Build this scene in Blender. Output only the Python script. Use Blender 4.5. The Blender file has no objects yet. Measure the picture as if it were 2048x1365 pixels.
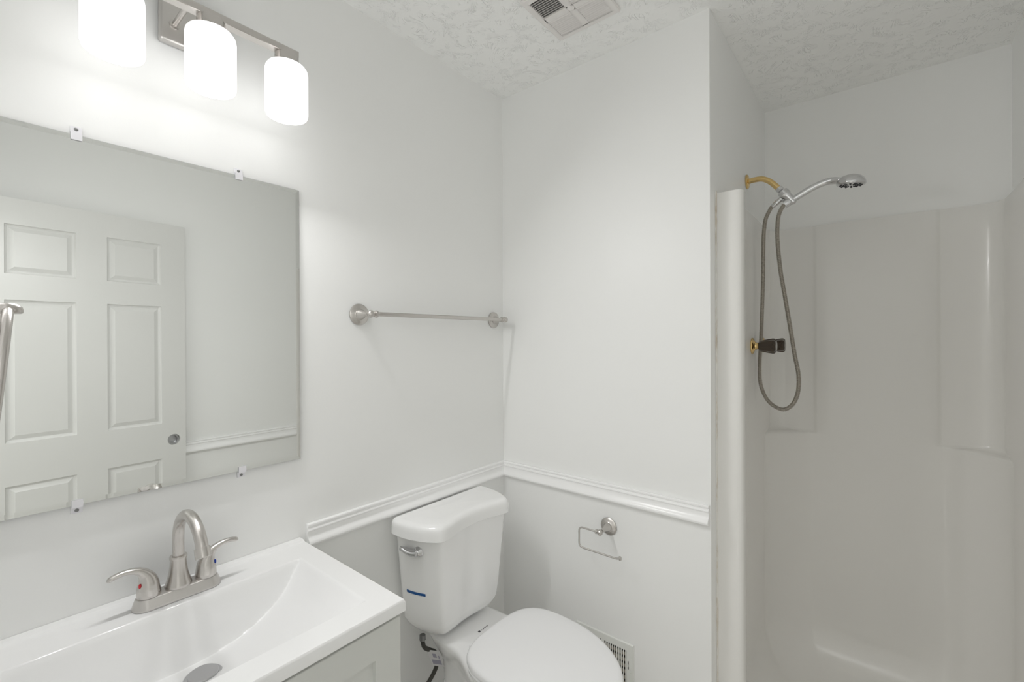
import bpy, bmesh, math, random
from mathutils import Vector, Matrix
random.seed(4)
S = bpy.context.scene
C = S.collection
pi = math.pi

# ------------------------------------------------------------------ camera, world, lights, exposure
CAM = (1.2554, 0.0, 1.423)
yaw, rol = math.radians(39.288), math.radians(-0.2073)
fw = Vector((-math.sin(yaw), math.cos(yaw), 0)); ri = Vector((math.cos(yaw), math.sin(yaw), 0)); up = Vector((0, 0, 1))
ri, up = math.cos(rol)*ri+math.sin(rol)*up, math.cos(rol)*up-math.sin(rol)*ri
cd = bpy.data.cameras.new('camera'); cam = bpy.data.objects.new('camera', cd); C.objects.link(cam)
M = Matrix.Identity(4)
for i in range(3):
    M[i][0] = ri[i]; M[i][1] = up[i]; M[i][2] = -fw[i]; M[i][3] = CAM[i]
cam.matrix_world = M
cd.sensor_width = 36; cd.lens = 905.9/2048*36; cd.shift_x = -0.0003; cd.shift_y = -0.00333
cd.clip_start = 0.02
S.camera = cam

w = bpy.data.worlds.new('world'); S.world = w; w.use_nodes = True
w.node_tree.nodes['Background'].inputs[0].default_value = (0.95, 0.98, 1, 1)
w.node_tree.nodes['Background'].inputs[1].default_value = 0.1

SHADE_GLOW = 1.22; BULB_GLOW = 2.0; BULB_TILT = 50
def area(name, loc, rot, sx, sy, power, col=(1, 1, 1)):
    l = bpy.data.lights.new(name, 'AREA'); l.shape = 'RECTANGLE'; l.size = sx; l.size_y = sy; l.energy = power; l.color = col
    o = bpy.data.objects.new(name, l); C.objects.link(o); o.location = loc; o.rotation_euler = rot
    return o
area('hall_fill_light', (0.85, -0.85, 2.40), (0, 0, 0), 1.1, 0.9, 13, (1, 1, 1))  # added fill through the doorway; no lamp is known in the hall

S.view_settings.view_transform = 'Standard'; S.view_settings.look = 'None'
S.view_settings.exposure = 0.06; S.view_settings.gamma = 1.0; S.view_settings.use_curve_mapping = False
S.cycles.use_denoising = True
S.cycles.max_bounces = 18; S.cycles.diffuse_bounces = 14; S.cycles.glossy_bounces = 8; S.cycles.transmission_bounces = 8
S.cycles.sample_clamp_indirect = 6.0
S.cycles.caustics_reflective = False; S.cycles.caustics_refractive = False

# ------------------------------------------------------------------ materials
def mat(name, col, rough=0.5, metal=0.0, coat=0.0, spec=0.5, trans=0.0, emit=None):
    m = bpy.data.materials.new(name); m.use_nodes = True
    b = m.node_tree.nodes['Principled BSDF']
    b.inputs['Base Color'].default_value = (*col, 1); b.inputs['Roughness'].default_value = rough
    b.inputs['Metallic'].default_value = metal; b.inputs['Coat Weight'].default_value = coat
    b.inputs['Coat Roughness'].default_value = 0.05
    b.inputs['Specular IOR Level'].default_value = spec; b.inputs['Transmission Weight'].default_value = trans
    if emit:
        b.inputs['Emission Color'].default_value = (*emit[0], 1); b.inputs['Emission Strength'].default_value = emit[1]
    return m
def bump(m, scale, strength, dist, detail=3, stretch=None):
    nt = m.node_tree; N = nt.nodes; L = nt.links
    tc = N.new('ShaderNodeTexCoord'); mp = N.new('ShaderNodeMapping'); nz = N.new('ShaderNodeTexNoise'); bp = N.new('ShaderNodeBump')
    nz.inputs['Scale'].default_value = scale; nz.inputs['Detail'].default_value = detail
    if stretch: mp.inputs['Scale'].default_value = stretch
    L.new(tc.outputs['Object'], mp.inputs[0]); L.new(mp.outputs[0], nz.inputs['Vector'])
    L.new(nz.outputs['Fac'], bp.inputs['Height']); bp.inputs['Strength'].default_value = strength; bp.inputs['Distance'].default_value = dist
    L.new(bp.outputs[0], N['Principled BSDF'].inputs['Normal'])
    return m
m_wall = bump(mat('wall_paint', (0.885, 0.888, 0.880), 0.42, spec=0.35), 160, 0.10, 0.001)
m_ceil = mat('textured_ceiling', (0.93, 0.933, 0.925), 0.9, spec=0.1)
def ceil_nodes(m):                                   # stomped brush texture: thin curved ridges
    nt = m.node_tree; N = nt.nodes; L = nt.links
    tc = N.new('ShaderNodeTexCoord')
    w1 = N.new('ShaderNodeTexNoise'); w1.inputs['Scale'].default_value = 7; w1.inputs['Detail'].default_value = 1
    mx = N.new('ShaderNodeVectorMath'); mx.operation = 'MULTIPLY_ADD'; mx.inputs[1].default_value = (0.22, 0.22, 0)
    wv = N.new('ShaderNodeTexWave'); wv.inputs['Scale'].default_value = 20; wv.inputs['Distortion'].default_value = 16
    wv.inputs['Detail'].default_value = 3; wv.inputs['Detail Scale'].default_value = 2.5
    rp = N.new('ShaderNodeValToRGB'); rp.color_ramp.elements[0].position = 0.78; rp.color_ramp.elements[1].position = 1.0
    ns = N.new('ShaderNodeTexNoise'); ns.inputs['Scale'].default_value = 26; ns.inputs['Detail'].default_value = 2
    r2 = N.new('ShaderNodeValToRGB'); r2.color_ramp.elements[0].position = 0.47; r2.color_ramp.elements[1].position = 0.60
    mu = N.new('ShaderNodeMath'); mu.operation = 'MULTIPLY'
    bp = N.new('ShaderNodeBump'); bp.inputs['Strength'].default_value = 0.6; bp.inputs['Distance'].default_value = 0.0036
    L.new(tc.outputs['Object'], w1.inputs['Vector']); L.new(w1.outputs['Color'], mx.inputs[0]); L.new(tc.outputs['Object'], mx.inputs[2])
    L.new(mx.outputs[0], wv.inputs['Vector']); L.new(wv.outputs['Fac'], rp.inputs[0])
    L.new(tc.outputs['Object'], ns.inputs['Vector']); L.new(ns.outputs['Fac'], r2.inputs[0])
    L.new(rp.outputs[0], mu.inputs[0]); L.new(r2.outputs[0], mu.inputs[1]); L.new(mu.outputs[0], bp.inputs['Height'])
    L.new(bp.outputs[0], N['Principled BSDF'].inputs['Normal'])
ceil_nodes(m_ceil)
m_trim = mat('trim_gloss_white', (0.93, 0.93, 0.93), 0.25)
m_door = bump(mat('door_paint', (0.74, 0.74, 0.725), 0.38), 60, 0.06, 0.001, stretch=(4, 4, 0.4))
m_porc = mat('porcelain', (0.90, 0.90, 0.90), 0.12, coat=0.5)
m_seat = mat('seat_plastic', (0.90, 0.90, 0.91), 0.22)
m_sink = mat('sink_top_white', (0.87, 0.87, 0.87), 0.12, coat=0.3)
m_stall = mat('fiberglass_white', (0.82, 0.81, 0.787), 0.24, coat=0.06)
m_cab = mat('cabinet_paint', (0.64, 0.65, 0.625), 0.35)
m_dark = mat('gap_shadow_black', (0.02, 0.02, 0.02), 0.8)  # near-black colour that paints the darkness inside gaps and openings
m_nick = bump(mat('brushed_nickel', (0.60, 0.575, 0.55), 0.27, 1.0), 300, 0.05, 0.0005, stretch=(1, 1, 0.1))
m_nick_l = bump(mat('brushed_nickel_plate', (0.62, 0.60, 0.58), 0.35, 1.0), 300, 0.08, 0.0005, stretch=(1, 0.05, 1))
m_chr = mat('chrome', (0.72, 0.72, 0.73), 0.07, 1.0)
m_brass = mat('brass', (0.80, 0.58, 0.26), 0.2, 1.0)
m_smoke = mat('smoked_acrylic', (0.06, 0.034, 0.015), 0.08, coat=0.6, trans=0.55)
m_hose = mat('steel_hose', (0.40, 0.37, 0.325), 0.30, 1.0)
m_black = bump(mat('braided_black_hose', (0.045, 0.042, 0.036), 0.5), 900, 0.4, 0.001)
m_shade = mat('lit_opal_glass', (0.9, 0.9, 0.9), 0.3, emit=((1.0, 0.995, 0.99), SHADE_GLOW))
m_mir = mat('mirror_silver', (0.90, 0.915, 0.90), 0.0, 1.0)
m_clear = mat('clear_plastic', (0.95, 0.94, 0.98), 0.15, trans=0.15)
m_screw = mat('screw_steel', (0.25, 0.25, 0.25), 0.4, 1.0)
m_red = mat('red_dot', (0.55, 0.02, 0.03), 0.3)
m_blue = mat('blue_dot', (0.02, 0.06, 0.4), 0.3)
m_tape = mat('blue_tape', (0.006, 0.085, 0.29), 0.55)
m_vent = mat('vent_plastic', (0.82, 0.795, 0.78), 0.5)
m_reg = mat('register_enamel', (0.79, 0.80, 0.77), 0.35)
m_damper = mat('tan_damper', (0.34, 0.30, 0.25), 0.6)
m_tag = mat('paper_tag', (0.62, 0.61, 0.62), 0.6)
m_print = mat('tag_print', (0.30, 0.29, 0.36), 0.6)
m_ink = mat('black_ink', (0.04, 0.04, 0.045), 0.5)
m_grey = mat('drain_metal', (0.52, 0.52, 0.53), 0.32, 1.0)
m_floor = mat('floor_tile', (0.70, 0.68, 0.65), 0.4)
def floor_nodes(m):
    nt = m.node_tree; N = nt.nodes; L = nt.links
    tc = N.new('ShaderNodeTexCoord'); b = N.new('ShaderNodeTexBrick'); b.offset = 0
    b.inputs['Color1'].default_value = (0.74, 0.72, 0.69, 1); b.inputs['Color2'].default_value = (0.70, 0.68, 0.65, 1)
    b.inputs['Mortar'].default_value = (0.45, 0.42, 0.38, 1); b.inputs['Scale'].default_value = 1
    b.inputs['Brick Width'].default_value = 0.3; b.inputs['Row Height'].default_value = 0.3; b.inputs['Mortar Size'].default_value = 0.004
    L.new(tc.outputs['Object'], b.inputs['Vector']); L.new(b.outputs['Color'], N['Principled BSDF'].inputs['Base Color'])
floor_nodes(m_floor)
m_caulk = mat('stained_caulk', (0.7, 0.68, 0.62), 0.6)
def caulk_nodes(m):
    nt = m.node_tree; N = nt.nodes; L = nt.links
    tc = N.new('ShaderNodeTexCoord'); mp = N.new('ShaderNodeMapping'); mp.inputs['Scale'].default_value = (60, 60, 9)
    nz = N.new('ShaderNodeTexNoise'); nz.inputs['Scale'].default_value = 1; nz.inputs['Detail'].default_value = 5; nz.inputs['Roughness'].default_value = 0.7
    rp = N.new('ShaderNodeValToRGB'); e = rp.color_ramp.elements
    e[0].position = 0.26; e[0].color = (0.22, 0.13, 0.08, 1); e[1].position = 0.52; e[1].color = (0.78, 0.77, 0.73, 1)
    k = e.new(0.38); k.color = (0.60, 0.53, 0.43, 1)
    L.new(tc.outputs['Object'], mp.inputs[0]); L.new(mp.outputs[0], nz.inputs['Vector']); L.new(nz.outputs['Fac'], rp.inputs[0])
    L.new(rp.outputs[0], N['Principled BSDF'].inputs['Base Color'])
caulk_nodes(m_caulk)

# ------------------------------------------------------------------ mesh helpers (all coordinates are world coordinates)
def box(bm, a, b, bev=0.0, seg=2):
    a, b = Vector(a), Vector(b)
    r = bmesh.ops.create_cube(bm, size=1.0, matrix=Matrix.Translation((a+b)/2) @ Matrix.Diagonal((*(b-a), 1)))
    if bev > 0:
        es = list({e for v in r['verts'] for e in v.link_edges})
        bmesh.ops.bevel(bm, geom=es, offset=bev, segments=seg, profile=0.5, affect='EDGES')
def frame(d):
    d = Vector(d).normalized(); a = Vector((0, 0, 1)) if abs(d.z) < 0.9 else Vector((1, 0, 0))
    u = d.cross(a).normalized(); return u, d.cross(u).normalized(), d
def rings(bm, rs, cap0=True, cap1=True, closed=True):
    vs = [[bm.verts.new(p) for p in r] for r in rs]
    n = len(rs[0])
    for a, b in zip(vs, vs[1:]):
        for i in range(n if closed else n-1):
            j = (i+1) % n
            try: bm.faces.new((a[i], a[j], b[j], b[i]))
            except ValueError: pass
    if cap0: bm.faces.new(list(reversed(vs[0])))
    if cap1: bm.faces.new(vs[-1])
    return vs
def lathe(bm, o, d, prof, n=32, cap0=True, cap1=True, el=1.0):
    """prof: (distance along d, radius)"""
    u, v, d = frame(d); o = Vector(o)
    rings(bm, [[o+d*t+(u*math.cos(2*pi*i/n)*el+v*math.sin(2*pi*i/n))*max(r, 1e-5) for i in range(n)] for t, r in prof], cap0, cap1)
def catmull(pts, k=8, closed=False):
    pts = [Vector(p) for p in pts]; n = len(pts); out = []
    for i in range(n if closed else n-1):
        if closed: p0, p1, p2, p3 = pts[i-1], pts[i], pts[(i+1) % n], pts[(i+2) % n]
        else:
            p1, p2 = pts[i], pts[i+1]
            p0 = pts[i-1] if i > 0 else p1*2-p2
            p3 = pts[i+2] if i+2 < n else p2*2-p1
        for j in range(k):
            t = j/k
            out.append(0.5*((2*p1)+(p2-p0)*t+(2*p0-5*p1+4*p2-p3)*t*t+(3*p1-p0-3*p2+p3)*t**3))
    if not closed: out.append(pts[-1])
    return out
def resample(path, step):
    L = [0]
    for a, b in zip(path, path[1:]): L.append(L[-1]+(b-a).length)
    n = max(2, int(L[-1]/step)); out = []; k = 0
    for i in range(n+1):
        s = L[-1]*i/n
        while k < len(L)-2 and L[k+1] < s: k += 1
        t = (s-L[k])/max(1e-9, L[k+1]-L[k]); out.append(path[k].lerp(path[k+1], t))
    return out
def tube(bm, path, rad, n=16, cap=True, flat=None):
    """rad: number or function(i, t); flat: (function(t)) scale of the second axis"""
    path = [Vector(p) for p in path]; u = None; rs = []
    for i, p in enumerate(path):
        d = (path[min(i+1, len(path)-1)]-path[max(i-1, 0)]).normalized()
        if u is None: u = frame(d)[0]
        u = (u-d*u.dot(d)).normalized(); v = d.cross(u)
        t = i/(len(path)-1); r = rad(i, t) if callable(rad) else rad
        f = flat(t) if flat else 1.0
        rs.append([p+(u*math.cos(2*pi*j/n)+v*math.sin(2*pi*j/n)*f)*r for j in range(n)])
    rings(bm, rs, cap, cap)
def sphere(bm, c, r, sc=(1, 1, 1), n=20):
    bmesh.ops.create_uvsphere(bm, u_segments=n, v_segments=n//2, radius=r, matrix=Matrix.Translation(c) @ Matrix.Diagonal((*sc, 1)))
def B(): return bmesh.new()
def obj(name, bm, m, parent=None, ang=35, label=None):
    bmesh.ops.recalc_face_normals(bm, faces=bm.faces)
    me = bpy.data.meshes.new(name)
    root = parent
    while root is not None and root.parent is not None: root = root.parent
    if root is not None: off = root.location.copy()
    else:
        xs = [v.co for v in bm.verts]
        lo = Vector([min(p[i] for p in xs) for i in range(3)]); hi = Vector([max(p[i] for p in xs) for i in range(3)])
        off = Vector(((lo.x+hi.x)/2, (lo.y+hi.y)/2, lo.z))
    bmesh.ops.translate(bm, verts=bm.verts, vec=-off)
    bm.to_mesh(me); bm.free()
    for p in me.polygons: p.use_smooth = True
    me.set_sharp_from_angle(angle=math.radians(ang))
    for mm in (m if isinstance(m, (list, tuple)) else [m]): me.materials.append(mm)
    o = bpy.data.objects.new(name, me); C.objects.link(o)
    if parent is not None: o.parent = parent
    else: o.location = off
    if label: o['label'] = label
    return o
def thing(name, loc, label, cat, group=None):
    o = bpy.data.objects.new(name, None); C.objects.link(o); o.location = loc; o.empty_display_size = 0.05
    return tag(o, label, cat, group)
def tag(o, label, cat, group=None):
    o['label'] = label; o['category'] = cat
    if group: o['group'] = group
    return o
def struct(name, bm, m, ang=35):
    o = obj(name, bm, m, None, ang); o['kind'] = 'structure'; return o
def copy_thing(root, delta, label=None):
    r = root.copy(); C.objects.link(r); r.location = root.location+Vector(delta)
    if label: r['label'] = label
    for ch in list(root.children):
        c = ch.copy(); C.objects.link(c); c.parent = r
        for g in ch.children:
            d = g.copy(); C.objects.link(d); d.parent = c
    return r

# ------------------------------------------------------------------ room shell
Y1, X1, Y2, W, H = 1.4715, 0.8428, 2.3212, 1.605, 2.44
YF = -0.022                                         # inner face of the front wall
def wall(name, a, b, m=m_wall):
    bm = B(); box(bm, a, b); return struct(name, bm, m)
wall('wall_left', (-0.1, -2.1, 0), (0, Y1+0.2, H))
bm = B()                                            # closet block: toilet alcove back wall and the shower's left side
box(bm, (0, Y1, 0), (X1, Y2+0.1, H)); struct('wall_back', bm, m_wall)
wall('wall_shower', (X1, Y2, 0), (W+0.1, Y2+0.1, H))
wall('wall_right', (W, -2.1, 0), (W+0.1, Y2, H))
bm = B()                                            # front wall with the doorway the camera stands in
DX0, DX1, DH = 0.74, 1.50, 2.05
box(bm, (0, YF-0.11, 0), (DX0, YF, H)); box(bm, (DX1, YF-0.11, 0), (W, YF, H)); box(bm, (DX0, YF-0.11, DH), (DX1, YF, H))
struct('wall_front', bm, m_wall)
wall('wall_hall', (-0.1, -2.2, 0), (W+0.1, -2.1, H))
wall('floor', (-0.1, -2.2, -0.1), (W+0.1, Y2+0.1, 0), m_floor)
wall('ceiling', (-0.1, -2.2, H), (W+0.1, Y2+0.1, H+0.1), m_ceil)

# chair rail: (out from wall, down from top)
RZ = 0.9015
RAIL = [(0, 0), (0.009, 0), (0.0115, -0.0015), (0.012, -0.005), (0.011, -0.008), (0.008, -0.0095), (0.008, -0.012), (0.012, -0.0135), (0.0135, -0.017),
        (0.0125, -0.0205), (0.0095, -0.022), (0.0095, -0.0285), (0.0105, -0.034), (0.0135, -0.040), (0.018, -0.0445), (0.0205, -0.048), (0.0215, -0.052),
        (0.0205, -0.0565), (0.0175, -0.060), (0.012, -0.062), (0.006, -0.063), (0, -0.063)]
E = 0.0006
bm = B()
rings(bm, [[Vector((E+d, 0.6165, RZ+z)) for d, z in RAIL], [Vector((E+d, Y1-d-E, RZ+z)) for d, z in RAIL]])
struct('trim_1', bm, m_trim, 25)
bm = B()
rings(bm, [[Vector((d+E, Y1-d-E, RZ+z)) for d, z in RAIL], [Vector((X1-0.004, Y1-d-E, RZ+z)) for d, z in RAIL]])
struct('trim_2', bm, m_trim, 25)
bm = B()
rings(bm, [[Vector((W-d-E, 0.02, RZ+z)) for d, z in RAIL], [Vector((W-d-E, 1.47, RZ+z)) for d, z in RAIL]])
struct('trim_3', bm, m_trim, 25)
# doorway casing
bm = B()
for x0, x1 in ((DX0-0.06, DX0+0.004), (DX1-0.004, DX1+0.06)):
    box(bm, (x0, YF+0.0005, 0), (x1, YF+0.014, DH+0.06), 0.003)
box(bm, (DX0+0.004, YF+0.0005, DH-0.004), (DX1-0.004, YF+0.014, DH+0.06), 0.003)
struct('trim_4', bm, m_trim)
BB = 0.085
def baseboard(name, a, b):
    bm = B(); box(bm, a, b, 0.003); struct(name, bm, m_trim)
baseboard('baseboard_left', (0.0005, 0.64, 0.0005), (0.012, Y1-0.014, BB))
baseboard('baseboard_back', (0.0005, Y1-0.0125, 0.0005), (X1-0.002, Y1-0.0005, BB))
baseboard('baseboard_right', (W-0.0125, 0.02, 0.0005), (W-0.0005, 1.47, BB))

# ------------------------------------------------------------------ six-panel door, opened against the right wall
def build_door():
    T = 0.035; WD, HD = 0.742, 2.012
    ys = [0, 0.112, 0.327, 0.432, 0.640, WD]; zs = [0, 0.24, 0.835, 1.01, 1.595, 1.702, 1.905, HD]
    bm = B(); grid = {}
    hc, hr = Vector((WD-0.052, 0.922)), 0.027
    for i, y in enumerate(ys):
        for j, z in enumerate(zs): grid[i, j] = bm.verts.new((0, y, z))
    fs = {}
    for i in range(5):
        for j in range(7):
            if i == 4 and j == 2: continue
            fs[i, j] = bm.faces.new((grid[i, j], grid[i+1, j], grid[i+1, j+1], grid[i, j+1]))
    # stile cell with the bored hole
    n = 32; circ = [bm.verts.new((0, hc.x+hr*math.cos(2*pi*k/n+pi/4), hc.y+hr*math.sin(2*pi*k/n+pi/4))) for k in range(n)]
    cs = [grid[5, 3], grid[4, 3], grid[4, 2], grid[5, 2]]
    for q in range(4):
        a, b = cs[q], cs[(q+1) % 4]
        arc = [circ[(q*8+k) % n] for k in range(9)]
        bm.faces.new([a]+arc+[b])
    back = [bm.verts.new(v.co+Vector((T, 0, 0))) for v in circ]
    for k in range(n): bm.faces.new((circ[k], circ[(k+1) % n], back[(k+1) % n], back[k]))
    # back skin and edges
    b4 = [bm.verts.new((T, y, z)) for y, z in ((0, 0), (WD, 0), (WD, HD), (0, HD))]
    bm.faces.new(b4)
    lo = [grid[i, 0] for i in range(6)]; hi = [grid[i, 7] for i in range(6)]; le = [grid[0, j] for j in range(8)]; re = [grid[5, j] for j in range(8)]
    bm.faces.new(lo+[b4[1], b4[0]]); bm.faces.new(hi+[b4[2], b4[3]]); bm.faces.new(le+[b4[3], b4[0]]); bm.faces.new(re+[b4[2], b4[1]])
    bmesh.ops.recalc_face_normals(bm, faces=bm.faces)
    pan = [fs[i, j] for i in (1, 3) for j in (1, 3, 5)]
    for f in pan:
        def ins(th, dx):
            bmesh.ops.inset_individual(bm, faces=[f], thickness=th, depth=0)
            for v in f.verts: v.co.x += dx
        ins(0.005, 0.008); ins(0.009, 0.003); ins(0.003, 0.0); ins(0.024, -0.008)
    H0 = Vector((1.497, 0.005, 0.006)); H1 = Vector((1.564, 0.745, 0.006))
    a = math.atan2(-(H1.x-H0.x), H1.y-H0.y)
    R = Matrix.Translation(H0) @ Matrix.Rotation(a, 4, 'Z')
    bmesh.ops.transform(bm, matrix=R, verts=bm.verts)
    d = struct('door_1', bm, m_door, 20)
    bm = B(); u = R.to_3x3() @ Vector((1, 0, 0)); cpt = R @ Vector((0, hc.x, hc.y))
    nn = 32
    lathe(bm, cpt+u*0.012, u, [(0, 0.0262), (0, 0.019), (0.003, 0.018), (0.016, 0.018), (0.016, 0.0262)], cap0=False, cap1=True)
    obj('latch_bore', bm, m_grey, d, label='bare metal latch hole without a knob')
    bm = B(); p = R @ Vector((T/2, WD, hc.y)); v = R.to_3x3() @ Vector((0, 1, 0))
    box(bm, p+Vector((-0.011, 0, -0.028)), p+Vector((0.011, 0.0015, 0.028))); obj('latch_plate', bm, m_brass, d)
    bm = B()
    for z in (0.25, 1.0, 1.78):
        q = R @ Vector((-0.004, -0.004, z)); lathe(bm, q, (0, 0, 1), [(0, 0.005), (0.085, 0.005)], 12)
    obj('hinge', bm, m_nick, d)
build_door()

# ------------------------------------------------------------------ vanity light
def vanity_light():
    t = thing('vanity_light', (0.0, 0.351, 2.13), 'brushed nickel wall light with three lit white glass shades above the mirror', 'light')
    bm = B(); box(bm, (0.0008, 0.283, 2.089), (0.022, 0.419, 2.205), 0.006, 3); obj('back_plate', bm, m_nick_l, t)
    for y in (0.309, 0.393):
        bm = B(); lathe(bm, (0.022, y, 2.130), (1, 0, 0), [(0, 0.010), (0.004, 0.010), (0.005, 0.0055), (0.088, 0.0055)], 16); obj('arm', bm, m_nick, t)
    bm = B(); box(bm, (0.108, 0.163, 2.121), (0.132, 0.5385, 2.137), 0.001, 1); obj('bar', bm, m_nick, t)
    for y in (0.1885, 0.351, 0.5135):
        bm = B(); lathe(bm, (0.12, y, 2.1208), (0, 0, -1), [(0, 0.025), (0.003, 0.027), (0.0265, 0.027), (0.0265, 0.018)], 32); obj('socket_cup', bm, m_nick, t)
        r = 0.048; z0 = 2.0955
        bm = B(); lathe(bm, (0.12, y, z0), (0, 0, -1), [(0, 0.0255), (0.0008, 0.036), (0.004, 0.0425), (0.010, 0.0465), (0.018, r), (0.115, r), (0.121, 0.0472), (0.125, 0.0455), (0.1265, 0.0435), (0.120, 0.0440), (0.018, 0.0440), (0.006, 0.038), (0.004, 0.0255)], 40)
        sh = obj('glass_shade', bm, m_shade, t, 60)
        l = bpy.data.lights.new('lamp_bulb', 'AREA'); l.shape = 'DISK'; l.size = 0.04; l.energy = BULB_GLOW; l.color = (1.0, 0.995, 0.99)
        lo = bpy.data.objects.new('lamp_bulb', l); C.objects.link(lo); lo.location = (0.132, y, 1.954); lo.rotation_euler = (0, math.radians(-BULB_TILT), 0)
vanity_light()

# ------------------------------------------------------------------ mirror with bevelled edge, held by four clips
MY0, MY1, MZ0, MZ1 = -0.014, 0.5965, 1.0915, 1.832
TILT = math.tan(math.radians(0.3))
def mx(z): return 0.0012+(MZ1-z)*TILT
def mirror():
    bv = 0.010; bm = B()
    def ring(d, x): return [Vector((mx(z)+x, y, z)) for y, z in ((MY0+d, MZ0+d), (MY1-d, MZ0+d), (MY1-d, MZ1-d), (MY0+d, MZ1-d))]
    rings(bm, [ring(0, 0), ring(0, 0.0054), ring(bv, 0.006)])
    tag(obj('wall_mirror', bm, m_mir, None, 0.5), 'large frameless mirror on the wall above the sink, showing the white door', 'mirror')
mirror()
def clip(y, zedge, s, label):
    """s = +1 when the tab sits above the mirror's top edge, -1 below its bottom edge"""
    x = mx(zedge)+0.0063
    t = thing('mirror_clip', (0, y, zedge), label, 'clip', 'clear plastic clips holding the mirror')
    bm = B(); w = 0.0085
    pr = [(0.0006, 0.0006), (0.0006, 0.017), (0.0045, 0.017), (0.0055, 0.005), (x+0.003, 0.004), (x+0.003, -0.011), (x, -0.011), (x, 0.0006)]
    rings(bm, [[Vector((px, y-w, zedge+s*pz)) for px, pz in pr], [Vector((px, y+w, zedge+s*pz)) for px, pz in pr]])
    obj('tab', bm, m_clear, t, 20)
    bm = B(); lathe(bm, (0.0046, y, zedge+s*0.0115), (1, 0, 0), [(0, 0.0036), (0.001, 0.0034), (0.0018, 0.002)], 12); obj('screw', bm, m_screw, t)
clip(0.150, MZ1, 1, 'clear clip on the mirror top edge under the nearest lamp shade')
clip(0.4455, MZ1, 1, 'clear clip on the mirror top edge near its far corner')
clip(0.149, MZ0, -1, 'clear clip on the mirror bottom edge left of the faucet')
clip(0.4495, MZ0, -1, 'clear clip on the mirror bottom edge right of the faucet')

# ------------------------------------------------------------------ vanity: cabinet, sink top, faucet
VZ = 0.867; VY0, VY1, VX = -0.0195, 0.602, 0.467
def cabinet():
    t = thing('vanity_cabinet', (0.22, 0.29, 0), 'pale grey shaker vanity cabinet under the white sink top', 'cabinet')
    bm = B(); bx0, bx1, y0, y1 = 0.002, 0.438, -0.018, 0.594
    box(bm, (bx0, y0, 0.10), (bx1, y0+0.016, VZ-0.0255)); box(bm, (bx0, y1-0.016, 0.10), (bx1, y1, VZ-0.0255))
    box(bm, (bx0, y0+0.016, 0.10), (bx1, y1-0.016, 0.116)); box(bm, (bx0, y0+0.016, 0.116), (bx0+0.012, y1-0.016, VZ-0.15))
    obj('body', bm, m_cab, t)
    bm = B(); box(bm, (0.03, y0, 0.0005), (0.38, y1, 0.0995)); obj('toe_kick', bm, m_cab, t)
    for k, (a, b) in enumerate(((y0, 0.287), (0.289, y1))):
        bm = B(); x0, x1 = 0.4385, 0.460; z0, z1 = 0.105, 0.832; s = 0.062
        def dr(d, x): return [Vector((x, y, z)) for y, z in ((a+d, z0+d), (b-d, z0+d), (b-d, z1-d), (a+d, z1-d))]
        rings(bm, [dr(0, x0), dr(0, x1-0.0012), dr(0.0012, x1), dr(s, x1), dr(s+0.001, x1-0.008)])
        d = obj('door', bm, m_cab, t)
cabinet()
BX0, BX1, BY0, BY1, BD = 0.115, 0.405, 0.028, 0.545, 0.119
def sstep(t):
    t = max(0.0, min(1.0, t)); return t*t*(3-2*t)
def basin_depth(x, y):
    if not (BX0 < x < BX1 and BY0 < y < BY1): return 0.0
    yc = (BY0+BY1)/2; u = abs(y-yc)/((BY1-BY0)/2)
    # gently curved ramp from both ends and the front, steep wall at the back
    fy = max(0.0, 1-u**2.4)**0.8
    ramp = BD*fy*(1-0.50*((x-BX0)/(BX1-BX0))**1.6)*1.0
    front = 0.004+(BX1-x)*1.05
    back = (x-BX0)*3.2
    side = min(y-BY0, BY1-y)*1.2
    d = min(ramp, back, front, side) if True else 0
    # soften the minimum a little
    k = 0.0028; vals = (ramp, back, front, side)
    mval = min(vals); s = sum(math.exp(-(v-mval)/k) for v in vals)
    d = mval-k*math.log(s)+0.0
    return max(0.0, d)
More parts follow.
